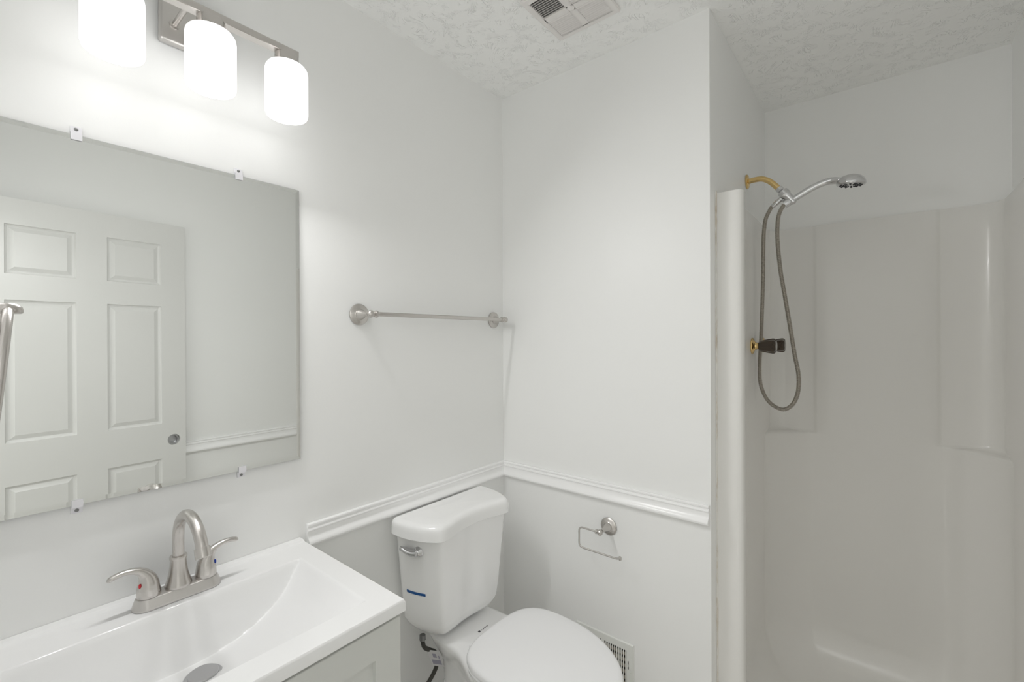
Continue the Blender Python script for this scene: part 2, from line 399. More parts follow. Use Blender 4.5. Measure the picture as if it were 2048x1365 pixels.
def sink_top():
    bm = B(); NX, NY = 150, 190; g = {}
    xs = [0.0008+(VX-0.0008)*i/NX for i in range(NX+1)]; ys = [VY0+(VY1-VY0)*j/NY for j in range(NY+1)]
    r = 0.004
    def z(x, y):
        zz = VZ-basin_depth(x, y)
        zz += 0.0035*(1-sstep((x-0.018)/0.012))
        for e in (VX-x, y-VY0, VY1-y):
            if e < r: zz -= r-math.sqrt(max(0, r*r-(r-e)**2))
        return zz
    for i, x in enumerate(xs):
        for j, y in enumerate(ys): g[i, j] = bm.verts.new((x, y, z(x, y)))
    for i in range(NX):
        for j in range(NY): bm.faces.new((g[i, j], g[i+1, j], g[i+1, j+1], g[i, j+1]))
    edge = [g[i, 0] for i in range(NX+1)]+[g[NX, j] for j in range(1, NY+1)]+[g[i, NY] for i in range(NX-1, -1, -1)]+[g[0, j] for j in range(NY-1, 0, -1)]
    low = [bm.verts.new((v.co.x, v.co.y, VZ-0.025)) for v in edge]
    for k in range(len(edge)):
        q = (k+1) % len(edge); bm.faces.new((edge[k], edge[q], low[q], low[k]))
    # underside, hanging below the bowl
    lo2 = [bm.verts.new((max(0.02, min(VX-0.03, v.co.x)), max(VY0+0.02, min(VY1-0.03, v.co.y)), VZ-0.025)) for v in low]
    lo3 = [bm.verts.new((v.co.x, v.co.y, VZ-0.135)) for v in lo2]
    for A, D in ((low, lo2), (lo2, lo3)):
        for k in range(len(A)):
            q = (k+1) % len(A)
            try: bm.faces.new((A[k], A[q], D[q], D[k]))
            except ValueError: pass
    bm.faces.new(lo3)
    o = obj('bathroom_sink', bm, m_sink, None, 40)
    tag(o, 'glossy white sink top with shallow integral basin on the vanity cabinet', 'sink')
    # drain
    cx, cy = 0.222, 0.302; zd = VZ-basin_depth(cx, cy)
    bm = B(); lathe(bm, (cx, cy, zd-0.004), (0, 0, 1), [(0, 0.033), (0.0055, 0.033), (0.0075, 0.031), (0.0075, 0.027)], 40)
    d = obj('drain', bm, m_grey, o, label='round grey metal drain')
    bm = B(); lathe(bm, (cx, cy, zd+0.0036), (0, 0, 1), [(0, 0.026), (0.003, 0.0262), (0.0045, 0.025), (0.0052, 0.012), (0.0054, 0.001)], 40)
    obj('stopper', bm, m_grey, d)
sink_top()

def faucet():
    cy, cx = 0.3005, 0.072
    t = thing('sink_faucet', (cx, cy, VZ+0.0002), 'brushed nickel gooseneck faucet with two lever handles at the back of the sink', 'faucet')
    bm = B(); rs = []
    n = 56
    for z, hx, hy in ((0, 0.0265, 0.0795), (0.002, 0.027, 0.080), (0.004, 0.0265, 0.0795), (0.019, 0.0215, 0.0745), (0.0215, 0.0200, 0.073), (0.0225, 0.018, 0.071)):
        ring = []
        for i in range(n):
            a = 2*pi*i/n; c, s = math.cos(a), math.sin(a); e = 2/7; fx = abs(c)**(2/3.0)*math.copysign(1, c); fy = abs(s)**e*math.copysign(1, s)
            r0 = hx
            # stadium outline
            yy = (hy-r0)*math.copysign(1, s) if abs(s) > 1e-6 else 0
            ring.append(Vector((cx+r0*c, cy+yy+r0*s, VZ+0.0004+z)))
        rs.append(ring)
    rings(bm, rs); obj('base_plate', bm, m_nick_l, t, 30)
    zb = VZ+0.0228
    bm = B(); lathe(bm, (cx, cy, zb), (0, 0, 1), [(0, 0.0245), (0.0025, 0.0248), (0.006, 0.0238), (0.016, 0.0205), (0.030, 0.0172), (0.046, 0.0152), (0.058, 0.0146), (0.0585, 0.0158), (0.062, 0.016), (0.0645, 0.0152), (0.0645, 0.011)], 40)
    obj('spout_collar', bm, m_nick, t, 30)
    # gooseneck in the plane y = cy
    R = 0.0785; RZ_ = 0.068; zc = 0.990
    path = [Vector((cx, cy, zb+0.055)), Vector((cx, cy, zb+0.07))]
    path += [Vector((cx+R-R*math.cos(a), cy, zc+RZ_*math.sin(a))) for a in [pi*k/40 for k in range(0, 37)]]
    bm = B(); tube(bm, path, 0.0108, 24); sp = obj('spout', bm, m_nick, t, 40)
    e = path[-1]; d = (path[-1]-path[-2]).normalized()
    bm = B(); lathe(bm, e-d*0.004, d, [(0, 0.0112), (0, 0.0132), (0.001, 0.0136), (0.019, 0.0136), (0.020, 0.0128), (0.020, 0.0095), (0.012, 0.009)], 32); obj('aerator', bm, m_nick, sp)
    for s in (-1, 1):
        y0 = cy+s*0.0508
        # teardrop body that turns into the lever: rings follow a bent spine
        bm = B()
        sp_ = [(0, 0, 0.0205, 1), (0.0005, 0.006, 0.0207, 1), (0.001, 0.016, 0.0195, 1), (0.001, 0.026, 0.0178, 1), (0.003, 0.036, 0.0152, 1), (0.007, 0.045, 0.0122, 0.95),
               (0.013, 0.0525, 0.0102, 0.85), (0.021, 0.0575, 0.0086, 0.80), (0.031, 0.0605, 0.0076, 0.76), (0.042, 0.061, 0.0070, 0.76), (0.052, 0.0595, 0.0067, 0.78), (0.060, 0.057, 0.0065, 0.8), (0.0645, 0.055, 0.0050, 0.8), (0.0665, 0.0545, 0.0018, 0.8)]
        if s > 0: sp_ = [(a, b+(0.004*max(0, (a-0.02))/0.045 if a > 0.02 else 0), r, f) for a, b, r, f in sp_]
        pts = catmull([Vector((cx, y0+s*a, zb+0.0002+b)) for a, b, r, f in sp_], 4); k = 4
        def interp(i, col):
            q, fr = divmod(i, k); q = min(q, len(sp_)-1); q2 = min(q+1, len(sp_)-1); f = fr/k
            return sp_[q][col]*(1-f)+sp_[q2][col]*f
        rs = []
        for i, p in enumerate(pts):
            d = (pts[min(i+1, len(pts)-1)]-pts[max(i-1, 0)]).normalized()
            if i == 0: d = Vector((0, 0, 1))
            xx = Vector((1, 0, 0)); vv = d.cross(xx).normalized(); r = interp(i, 2); f = interp(i, 3)
            rs.append([p+(xx*math.cos(2*pi*j/24)+vv*math.sin(2*pi*j/24)*f)*r for j in range(24)])
        rings(bm, rs)
        h = obj('handle', bm, m_nick, t, 45)
        bm = B(); sphere(bm, Vector((cx+0.0075, y0+s*0.0165, zb+0.027)), 0.0036, (0.9, 0.7, 1.4), 12)
        obj('temperature_dot', bm, m_red if s < 0 else m_blue, h, label='red dot for hot water' if s < 0 else 'blue dot for cold water')
faucet()

# ------------------------------------------------------------------ towel bar, paper holder, towel ring
def escutcheon(bm, o, d, R=0.033, L=0.06):
    lathe(bm, o, d, [(0.0006, R), (0.003, R), (0.0042, R*0.96), (0.0072, R*0.74), (0.0092, R*0.56), (0.0100, R*0.53), (0.0118, R*0.53), (0.0122, R*0.48), (0.018, R*0.41), (0.026, R*0.31), (0.036, R*0.235), (0.046, R*0.20), (L-0.008, R*0.19)], 40)
def towel_bar():
    z = 1.496; ya, yb = 0.785, 1.4105; x = 0.064
    t = thing('towel_bar', (0, (ya+yb)/2, z), 'brushed nickel towel bar on the wall between mirror and back corner', 'towel bar')
    for y, s in ((ya, 1), (yb, -1)):
        bm = B(); escutcheon(bm, (0, y, z), (1, 0, 0)); p = obj('post', bm, m_nick, t)
        bm = B(); sphere(bm, (x, y, z), 0.0115, n=24)
        lathe(bm, (x, y+s*0.010, z), (0, s, 0), [(0, 0.006), (0.003, 0.006), (0.005, 0.010), (0.009, 0.0112), (0.012, 0.0105), (0.014, 0.0085), (0.016, 0.0075)], 24)
        obj('finial', bm, m_nick, p)
    bm = B(); lathe(bm, (x, ya+0.012, z), (0, 1, 0), [(0, 0.0068), (yb-ya-0.024, 0.0068)], 24); obj('rail', bm, m_nick, t)
towel_bar()
def paper_holder():
    o = Vector((0.4953, Y1, 0.7467)); yp = 1.404
    t = thing('toilet_paper_holder', o, 'empty brushed nickel toilet paper holder on the wall beside the toilet', 'paper holder')
    bm = B(); escutcheon(bm, o, (0, -1, 0), 0.031, 0.062); p = obj('post', bm, m_nick, t)
    bm = B(); sphere(bm, (o.x, yp, o.z), 0.0105, n=24)
    lathe(bm, (o.x-0.008, yp, o.z), (-1, 0, 0), [(0, 0.0065), (0.003, 0.0065), (0.005, 0.0085), (0.008, 0.008), (0.010, 0.005)], 20); obj('finial', bm, m_nick, p)
    zt, zb = o.z-0.0005, o.z-0.072; xl = o.x-0.083; r = 0.0145
    path = [(o.x-0.012, yp, zt), (xl+r, yp, zt)]
    path += [(xl+r-r*math.sin(a), yp, zt-r+r*math.cos(a)) for a in [pi/2*k/8 for k in range(1, 9)]]
    path += [(xl+r-r*math.cos(a), yp, zb+r-r*math.sin(a)) for a in [pi/2*k/8 for k in range(0, 9)]]
    path += [(o.x+0.055, yp, zb), (o.x+0.066, yp, zb+0.0015), (o.x+0.074, yp, zb+0.005)]
    bm = B(); tube(bm, path, 0.0031, 14); wire = obj('roll_arm', bm, m_nick, t, 50)
    bm = B(); lathe(bm, (o.x+0.072, yp, zb+0.004), (1, 0, 0.3), [(0, 0.0045), (0.001, 0.0068), (0.005, 0.0072), (0.007, 0.0055), (0.0078, 0.002)], 20); obj('end_knob', bm, m_nick, wire)
paper_holder()
def towel_ring():
    o = Vector((0.600, YF, 1.452)); yp = 0.030
    t = thing('towel_ring', o, 'brushed nickel towel ring at the left edge, hanging in front of the mirror', 'towel ring')
    bm = B(); lathe(bm, o, (0, 1, 0), [(0.0006, 0.026), (0.004, 0.026), (0.007, 0.022), (0.010, 0.014), (0.018, 0.010), (0.030, 0.007), (0.045, 0.0065)], 32); p = obj('post', bm, m_nick, t)
    bm = B(); lathe(bm, (0.600, yp, 1.4585), (0, 0, -1), [(0, 0.003), (0.0015, 0.0075), (0.004, 0.0100), (0.0075, 0.0108), (0.0098, 0.0105), (0.0105, 0.0090), (0.0100, 0.0055)], 28); obj('collar', bm, m_nick, p, 60)
    pts = []
    for k in range(0, 49):
        a = 2*pi*k/48*0.97+0.03*pi
        x = 0.600+0.055*math.sin(a)*-1; zz = 1.372+0.079*math.cos(a); u = (1-math.cos(a))/2
        pts.append(Vector((x, yp-0.016*u**0.8, zz)))
    pts = [Vector((0.600, yp, 1.452))]+catmull(pts, 3)
    bm = B(); tube(bm, pts, 0.0041, 16); obj('ring', bm, m_nick, t, 60)
towel_ring()

# ------------------------------------------------------------------ toilet
TY = 1.095
def half_outline(s=1.0, dfront=0.0, concave=1.0):
    # (x, half width) of the tank plan from the back centre round to the front centre
    return [(0.016, 0.0), (0.016, 0.10), (0.016, 0.175), (0.022, 0.196), (0.040, 0.2045), (0.075, 0.2045), (0.110, 0.2000), (0.150, 0.1880), (0.182, 0.1735), (0.2035, 0.1585), (0.2125, 0.1420), (0.2105, 0.120), (0.2020, 0.090), (0.1920, 0.05), (0.1875, 0.0)]
def tank_ring(z, inset, taper=1.0, dep=1.0, k=5, flatfront=0.0):
    h = half_outline()
    pts = []
    for x, w in h:
        xx = 0.016+(x-0.016)*dep
        if flatfront > 0 and x > 0.19: xx = xx*(1-flatfront)+(0.016+(0.2035-0.016)*dep)*flatfront
        pts.append(Vector((xx, w*taper, z)))
    full = pts[:-1]+[Vector((p.x, -p.y, p.z)) for p in reversed(pts[1:])]
    ring = catmull(full, k, True); n = len(ring); c = Vector((0.10, 0, z)); out = []
    for i, p in enumerate(ring):
        d = (ring[(i+1) % n]-ring[i-1]); nrm = Vector((d.y, -d.x, 0)).normalized()
        if nrm.dot(p-c) < 0: nrm = -nrm
        q = p-nrm*inset; out.append(Vector((q.x, TY+q.y, z)))
    return out
def sup_ring(z, x0, x1, wmax, tp, nb, nf, yc, n=40):
    top = []
    for i in range(n+1):
        t = (1-math.cos(pi*i/n))/2
        if t < tp: u = (tp-t)/tp; w_ = (max(0, 1-u**nb))**(1/nb)
        else: u = (t-tp)/(1-tp); w_ = (max(0, 1-u**nf))**(1/nf)
        top.append((x0+(x1-x0)*t, wmax*w_))
    return [Vector((x, yc+w_, z)) for x, w_ in top]+[Vector((x, yc-w_, z)) for x, w_ in reversed(top[1:-1])]
TZ0, TZ1 = 0.456, 0.805
def smooth_ring(ring, k):
    for _ in range(k):
        n = len(ring); ring = [ring[q]*0.5+(ring[q-1]+ring[(q+1) % n])*0.25 for q in range(n)]
    return ring
def tank_level(z, off=0.0):
    """body of the tank at height z: narrower and shallower towards the bottom, bottom edge rounded"""
    f = (z-TZ0)/(TZ1-TZ0); tp = 0.80+0.175*f; dp = 0.86+0.10*f
    rr = 0.060; q = 0.0
    if z < TZ0+rr: q = (TZ0+rr-z)/rr
    ring = smooth_ring(tank_ring(z, -off, tp, dp, flatfront=0.75), 10+int(50*q))
    sc = 1-0.30*(1-math.sqrt(max(0, 1-q*q)))
    sx = 1-0.38*(1-math.sqrt(max(0, 1-q*q)))
    return [Vector((0.07+(p.x-0.07)*sx, TY+(p.y-TY)*sc, z)) for p in ring]
def toilet():
    t = thing('toilet', (0.35, TY, 0), 'white two-piece toilet with closed lid between the vanity and the back wall', 'toilet')
    # tank
    bm = B(); zs = [TZ0+0.05*(1-math.cos(pi/2*i/8)) for i in range(0, 9)]+[0.55, 0.60, 0.65, 0.70, 0.75, TZ1]
    rings(bm, [tank_level(z) for z in zs]); tank = obj('tank', bm, m_porc, t, 50)
    # lid
    bm = B(); L = [(0.789, 0.006), (0.7885, 0.001), (0.790, -0.001), (0.812, 0.0), (0.822, 0.001), (0.829, 0.004), (0.8335, 0.009), (0.836, 0.016), (0.837, 0.022)]
    rl = [[Vector((0.0235+(p.x-0.016)*0.985, TY-0.007+(p.y-TY)*1.050, p.z+0.010)) for p in tank_ring(z, i)] for z, i in L]; cc = Vector((0.10, TY, 0.849))
    for f in (0.75, 0.5, 0.25, 0.08): rl.append([Vector((cc.x+(p.x-cc.x)*f, cc.y+(p.y-cc.y)*f, 0.849-0.002*f)) for p in rl[len(L)-1]])
    rings(bm, rl); obj('tank_lid', bm, m_porc, t, 50)
    # flush lever on the side facing the vanity
    def side_pt(x, z, off=0.0):
        r = [p for p in tank_level(z, off) if p.y < TY]
        r.sort(key=lambda p: abs(p.x-x)); a, b = r[0], r[1]
        f = (x-a.x)/(b.x-a.x) if abs(b.x-a.x) > 1e-6 else 0
        return a.lerp(b, max(-1, min(2, f)))
    p = side_pt(0.127, 0.752); q = side_pt(0.117, 0.752); tg = (p-q).normalized(); nr = Vector((tg.y, -tg.x, 0))
    if nr.y > 0: nr = -nr
    bm = B(); lathe(bm, p-nr*0.001, nr, [(0, 0.016), (0.003, 0.0165), (0.006, 0.015), (0.009, 0.011), (0.014, 0.009), (0.016, 0.006)], 28)
    lv = obj('flush_lever', bm, m_chr, t, label='chrome flush lever')
    bm = B()
    path = catmull([p+nr*0.011, p+nr*0.013-tg*0.018+Vector((0, 0, -0.002)), p+nr*0.013-tg*0.036+Vector((0, 0, 0.0005)), p+nr*0.012-tg*0.050+Vector((0, 0, 0.005)), p+nr*0.011-tg*0.061+Vector((0, 0, 0.0065))], 6)
    tube(bm, path, lambda i, s: 0.0125-0.0035*s if s < 0.97 else 0.006, 16, flat=lambda s: 0.75); obj('lever_arm', bm, m_chr, lv, 60)
    # blue strip left on the tank
    bm = B(); A, D = [], []
    for i in range(13):
        x = 0.063+0.074*i/12
        za = 0.6025+0.004*(i/12)
        for off, lst in ((0.0003, A), (0.0010, D)): lst.append((side_pt(x, za, off), side_pt(x, za+0.0085, off)))
    rings(bm, [[A[i][0], D[i][0], D[i][1], A[i][1]] for i in range(13)])
    obj('tape_strip', bm, m_tape, tank, label='strip of dark blue tape on the tank side')
    # bowl and pedestal
    bm = B(); yc = TY+0.004
    LV = [(0.0005, 0.10, 0.56, 0.105, 0.45, 3, 2.4), (0.03, 0.10, 0.56, 0.105, 0.45, 3, 2.4), (0.05, 0.105, 0.55, 0.098, 0.45, 3, 2.4), (0.14, 0.12, 0.52, 0.088, 0.42, 3, 2.2),
          (0.22, 0.12, 0.55, 0.092, 0.45, 3, 2.1), (0.29, 0.10, 0.61, 0.118, 0.52, 3.2, 2.0), (0.345, 0.07, 0.665, 0.143, 0.56, 3.6, 2.0), (0.385, 0.05, 0.695, 0.158, 0.58, 4.5, 2.0), (0.415, 0.04, 0.706, 0.168, 0.60, 5.5, 2.0),
          (0.432, 0.036, 0.710, 0.172, 0.60, 6, 2.0), (0.439, 0.039, 0.707, 0.169, 0.60, 6, 2.0), (0.443, 0.046, 0.70, 0.162, 0.60, 6, 2.0), (0.444, 0.06, 0.69, 0.150, 0.60, 6, 2.0)]
    rings(bm, [[v for v in sup_ring(z, a, b, ww, tp, nb, nf, yc)] for z, a, b, ww, tp, nb, nf in LV])
    # the deck behind the seat is narrower than the bowl
    for v in bm.verts:
        f = 1-sstep((v.co.x-0.20)/0.17)
        if v.co.z > 0.3: v.co.y = yc+(v.co.y-yc)*(1-0.28*f)+0.008*f
    bowl = obj('bowl', bm, m_porc, t, 50)
    bm = B()                                           # gasket between deck and tank, near-black to paint the shadow gap there
    box(bm, (0.05, yc-0.07, 0.4435), (0.12, yc+0.07, TZ0+0.001), 0.003); obj('gasket', bm, m_dark, t, label='gasket between tank and bowl, painted near-black as the shadow gap')
    # trapway bulge on the pedestal
    bm = B()
    for s in (-1, 1):
        pth = catmull([Vector((0.20, yc+s*0.018, 0.37)), Vector((0.25, yc+s*0.050, 0.32)), Vector((0.30, yc+s*0.068, 0.26)), Vector((0.32, yc+s*0.068, 0.16)), Vector((0.24, yc+s*0.066, 0.11)), Vector((0.16, yc+s*0.062, 0.16)), Vector((0.135, yc+s*0.045, 0.24)), Vector((0.15, yc+s*0.01, 0.30))], 6)
        tube(bm, pth, 0.042, 16)
    obj('trapway', bm, m_porc, t, 60)
    # seat ring, lid, hinges
    sp = dict(x0=0.270, x1=0.716, wmax=0.187, tp=0.385, nb=3.3, nf=1.9, yc=TY+0.003)
    def sring(z, ins): return sup_ring(z, sp['x0']+ins, sp['x1']-ins, sp['wmax']-ins, sp['tp'], sp['nb'], sp['nf'], sp['yc'])
    bm = B(); rings(bm, [sring(z, i) for z, i in ((0.4485, 0.012), (0.449, 0.006), (0.452, 0.003), (0.462, 0.002), (0.4665, 0.005), (0.467, 0.012))]); st = obj('seat', bm, m_seat, t, 40)
    bm = B(); rings(bm, [sring(z, i) for z, i in ((0.4695, 0.010), (0.470, 0.003), (0.473, 0.0), (0.482, 0.0), (0.487, 0.002), (0.4905, 0.007), (0.4925, 0.016), (0.4945, 0.045), (0.4955, 0.09))]); obj('seat_lid', bm, m_seat, t, 40)
    for s in (-1, 1):
        bm = B(); box(bm, (0.252, sp['yc']+s*0.075-0.018, 0.4445), (0.274, sp['yc']+s*0.075+0.018, 0.464), 0.004, 2); obj('hinge_cap', bm, m_seat, st)
    # small printed mark on the deck: a dark square and a short word, too small to read
    bm = B(); zt = 0.4446; x0, y0 = 0.213, yc-0.004
    def chip(x, y, dx, dy): box(bm, (x-dx/2, y-dy/2, zt-0.0004), (x+dx/2, y+dy/2, zt+0.0002))
    chip(x0, y0, 0.0075, 0.0075)
    for k, (dx, dy, ox) in enumerate(((0.004, 0.0012, 0), (0.005, 0.0012, 0), (0.0012, 0.003, 0.002), (0.0034, 0.0034, 0.0), (0.0034, 0.0012, 0), (0.0034, 0.0034, 0), (0.0034, 0.0012, 0), (0.0034, 0.003, 0), (0.0034, 0.0012, 0))):
        chip(x0+ox, y0+0.0075+k*0.0042, dx, dy)
    obj('printed_mark', bm, m_ink, bowl, label='small dark printed mark on the rear deck')
toilet()

def supply_hose():
    bm = B()
    pts = [(0.100, 0.948, 0.458), (0.100, 0.949, 0.436), (0.100, 0.957, 0.416), (0.100, 0.978, 0.397), (0.100, 1.000, 0.378), (0.100, 1.010, 0.352), (0.098, 1.006, 0.322), (0.092, 0.985, 0.290), (0.080, 0.955, 0.255), (0.062, 0.93, 0.220), (0.045, 0.92, 0.19), (0.040, 0.92, 0.165)]
    tube(bm, resample(catmull(pts, 8), 0.004), 0.0068, 14)
    o = tag(obj('supply_hose', bm, m_black, None, 60), 'black braided water supply hose hanging below the toilet tank', 'hose')
    bm = B(); lathe(bm, (0.100, 0.948, 0.462), (0, 0, -1), [(0, 0.0095), (0.016, 0.0105), (0.018, 0.008)], 8); obj('coupling_nut', bm, m_screw, o, 20)
    bm = B(); lathe(bm, (0.0004, 0.92, 0.15), (1, 0, 0), [(0, 0.028), (0.003, 0.026), (0.005, 0.009), (0.055, 0.009)], 20); lathe(bm, (0.040, 0.92, 0.14), (0, 0, 1), [(0, 0.011), (0.028, 0.009)], 12)
    obj('stop_valve', bm, m_chr, o)
    # folded paper tag round the hose
    bm = B(); c = Vector((0.112, 0.992, 0.367)); e1 = Vector((0.5, 0.72, -0.28)).normalized(); e2 = Vector((0, 0.33, -0.9)).normalized(); nn = e1.cross(e2).normalized()
    if nn.x < 0: nn = -nn
    a, b = 0.021, 0.034
    qs = [c-e1*a-e2*b, c+e1*a-e2*b, c+e1*a+e2*b, c-e1*a+e2*b]
    rings(bm, [[q-nn*0.0004 for q in qs], [q+nn*0.0004 for q in qs]]); tg = obj('paper_tag', bm, m_tag, o, 20, label='grey paper tag on the hose')
    bm = B()
    for u0, u1, v0, v1 in ((-0.7, 0.75, 0.2, 0.75), (-0.3, 0.3, -0.6, -0.1), (0.55, 0.75, -0.4, 0.05)):
        qs = [c+e1*a*u+e2*b*v for u, v in ((u0, v0), (u1, v0), (u1, v1), (u0, v1))]
        rings(bm, [[q+nn*0.0003 for q in qs], [q+nn*0.0007 for q in qs]])
    obj('print', bm, m_print, tg, 20)
supply_hose()

# ------------------------------------------------------------------ wall register behind the toilet
def register():
    x0, x1, z0, z1 = 0.3600, 0.5890, 0.176, 0.3600; yf = Y1-0.006
    t = thing('wall_register', ((x0+x1)/2, Y1, z0), 'white slotted air register low on the wall behind the toilet', 'register')
    # face plate with real slots: vertical bars, top and bottom rails
    bm = B()
    sz0, sz1 = 0.205, 0.334; secs = ((0.3825, 0.4668), (0.4778, 0.5630)); pitch = 0.00843; slot = 0.0050
    e = 0.0004
    def ring(d, y): return [Vector((x, y, z)) for x, z in ((x0+d, z0+d), (x1-d, z0+d), (x1-d, z1-d), (x0+d, z1-d))]
    fr = [ring(0, Y1-e), ring(0, Y1-0.002), ring(0.0035, yf)]
    rings(bm, fr, False, False)
    def plate(a, b, c, d): box(bm, (a, yf, c), (b, yf+0.0012, d))
    plate(x0+0.003, x1-0.003, sz1, z1-0.003); plate(x0+0.003, x1-0.003, z0+0.003, sz0)
    plate(x0+0.003, secs[0][0], sz0, sz1); plate(secs[1][1], x1-0.003, sz0, sz1); plate(secs[0][1], secs[1][0], sz0, sz1)
    for a, b in secs:
        n = 10
        for k in range(n): 
            xx = a+slot+k*pitch; plate(xx, xx+pitch-slot, sz0, sz1)
    obj('face_plate', bm, m_reg, t, 20)
    bm = B(); box(bm, (secs[0][0], Y1-0.0012, sz0), (secs[1][1], Y1-0.0004, sz1)); obj('duct_shadow_sheet', bm, m_dark, t)  # black sheet on the solid wall, painting the duct's darkness
    bm = B()
    for k in range(7):
        z = sz0+0.006+k*0.0205; box(bm, (secs[0][0]+0.001, Y1-0.0035, z), (secs[1][1]-0.001, Y1-0.0016, z+0.011))
    obj('damper', bm, m_damper, t, label='tan damper blades behind the slots')
    bm = B(); box(bm, (0.5685, yf-0.0006, 0.272), (0.5710, yf+0.0006, 0.300)); lv = obj('slot_shadow_strip', bm, m_dark, t)  # dark strip laid on the plate, painting the shadow in the slot
    bm = B(); box(bm, (0.5690, yf-0.008, 0.282), (0.5705, yf-0.0002, 0.289)); obj('damper_lever', bm, m_reg, lv)
    bm = B(); sphere(bm, (0.5775, yf, 0.2665), 0.0042, (1, 0.55, 1), 14); obj('screw', bm, m_reg, t)
register()

# ------------------------------------------------------------------ ceiling vent
def ceiling_vent():
    x0, x1, y0, y1 = 0.411, 0.632, 1.073, 1.2955; zt, zb = H-0.0006, H-0.012; cx, cy = (x0+x1)/2, (y0+y1)/2
    t = thing('ceiling_vent', (cx, cy, zt), 'square white louvred exhaust fan grille on the ceiling', 'vent')
    bm = B()
    def fr(d, z): return [Vector((x, y, z)) for x, y in ((x0+d, y0+d), (x1-d, y0+d), (x1-d, y1-d), (x0+d, y1-d))]
    rings(bm, [fr(0.004, zt), fr(0.0, zt-0.003), fr(0.001, zb+0.001), fr(0.003, zb), fr(0.0198, zb), fr(0.0198, zb+0.005)], False, False)
    box(bm, (cx-0.0115, y0+0.017, zb), (cx+0.0115, y1-0.017, zb+0.005)); box(bm, (x0+0.017, cy-0.0115, zb), (x1-0.017, cy+0.0115, zb+0.005))
    obj('frame', bm, m_vent, t, 25)
    bm = B(); box(bm, (x0+0.017, y0+0.017, zt-0.0006), (x1-0.017, y1-0.017, zt)); obj('vent_shadow_sheet', bm, m_dark, t)  # black sheet under the ceiling, painting the dark behind the louvers
    for qx in (0, 1):
        for qy in (0, 1):
            a, b = (x0+0.018, cx-0.010) if qx == 0 else (cx+0.010, x1-0.018)
            c, d = (y0+0.018, cy-0.010) if qy == 0 else (cy+0.010, y1-0.018)
            n = 10; pt = (d-c)/n; bm = B()
            s = 1 if (qx == 0 and qy == 0) else -1
            for k in range(n):
                yc = c+(k+0.5)*pt; th = 0.0007; dy, dz = pt*(0.30 if s > 0 else 0.50), 0.0045 if s > 0 else 0.0036
                v = [Vector((0, yc-s*dy, zb)), Vector((0, yc-s*dy+th*1.5, zb)), Vector((0, yc+s*dy+th*1.5, zb+2*dz)), Vector((0, yc+s*dy, zb+2*dz))]
                rings(bm, [[Vector((a-0.0025, p.y, p.z)) for p in v], [Vector((b+0.0025, p.y, p.z)) for p in v]])
            obj('louver_panel', bm, m_vent, t, 20)
    bm = B(); lathe(bm, (cx, cy, zb+0.001), (0, 0, -1), [(0, 0.0125), (0.003, 0.011), (0.006, 0.006), (0.0062, 0.001)], 24); obj('center_screw', bm, m_vent, t)
ceiling_vent()

# ------------------------------------------------------------------ shower stall
FY = 1.53
def stall_outline(z, lower):
    """inner plan from the left front edge by the back to the right front edge; symmetric about xm"""
    xl, xr = X1+0.001, W-0.001; xm = (xl+xr)/2; yb = Y2-0.020
    side = 0.026
    half = [(0.000, FY+0.002), (0.002, FY+0.0005), (0.006, FY), (0.020, FY), (0.040, FY), (0.058, FY), (0.068, FY+0.002), (0.074, FY+0.007), (0.077, FY+0.015), (0.077, FY+0.030), (0.076, FY+0.045), (0.070, FY+0.056), (0.058, FY+0.066), (0.042, FY+0.076), (0.031, FY+0.090), (side, FY+0.110)]
    def arc(cx, cy, r, n): return [(cx-r*math.cos(pi/2*k/n), cy+r*math.sin(pi/2*k/n)) for k in range(n+1)]
    n = 14
    if not lower:
        r = 0.055; a = arc(side+r, yb-r, r, n)
        half += [(side, FY+0.30), (side, yb-r-0.06)]+a+[(0.150, yb), (0.180, yb), (0.186, yb-0.0015), (0.192, yb-0.0065), (0.198, yb-0.008), (0.25, yb-0.008), ((xr-xl)/2, yb-0.008)]
    else:
        yb2 = yb-0.008; r = 0.150; k2 = []
        for k in range(n+1):
            a = pi/2*k/n; c, s = math.cos(a), math.sin(a); e = 2/1.45
            k2.append((side+r-r*abs(c)**e, yb2-r+r*abs(s)**e))
        half += [(side, FY+0.30), (side, yb2-r-0.02)]+k2+[(0.180, yb2), (0.186, yb2), (0.192, yb2), (0.198, yb2), (0.205, yb2), (0.25, yb2), ((xr-xl)/2, yb2)]
    # keep both variants the same length
    L = [Vector((xl+u, y, z)) for u, y in half]; R_ = [Vector((xr-u, y, z)) for u, y in reversed(half[:-1])]
    return L+R_
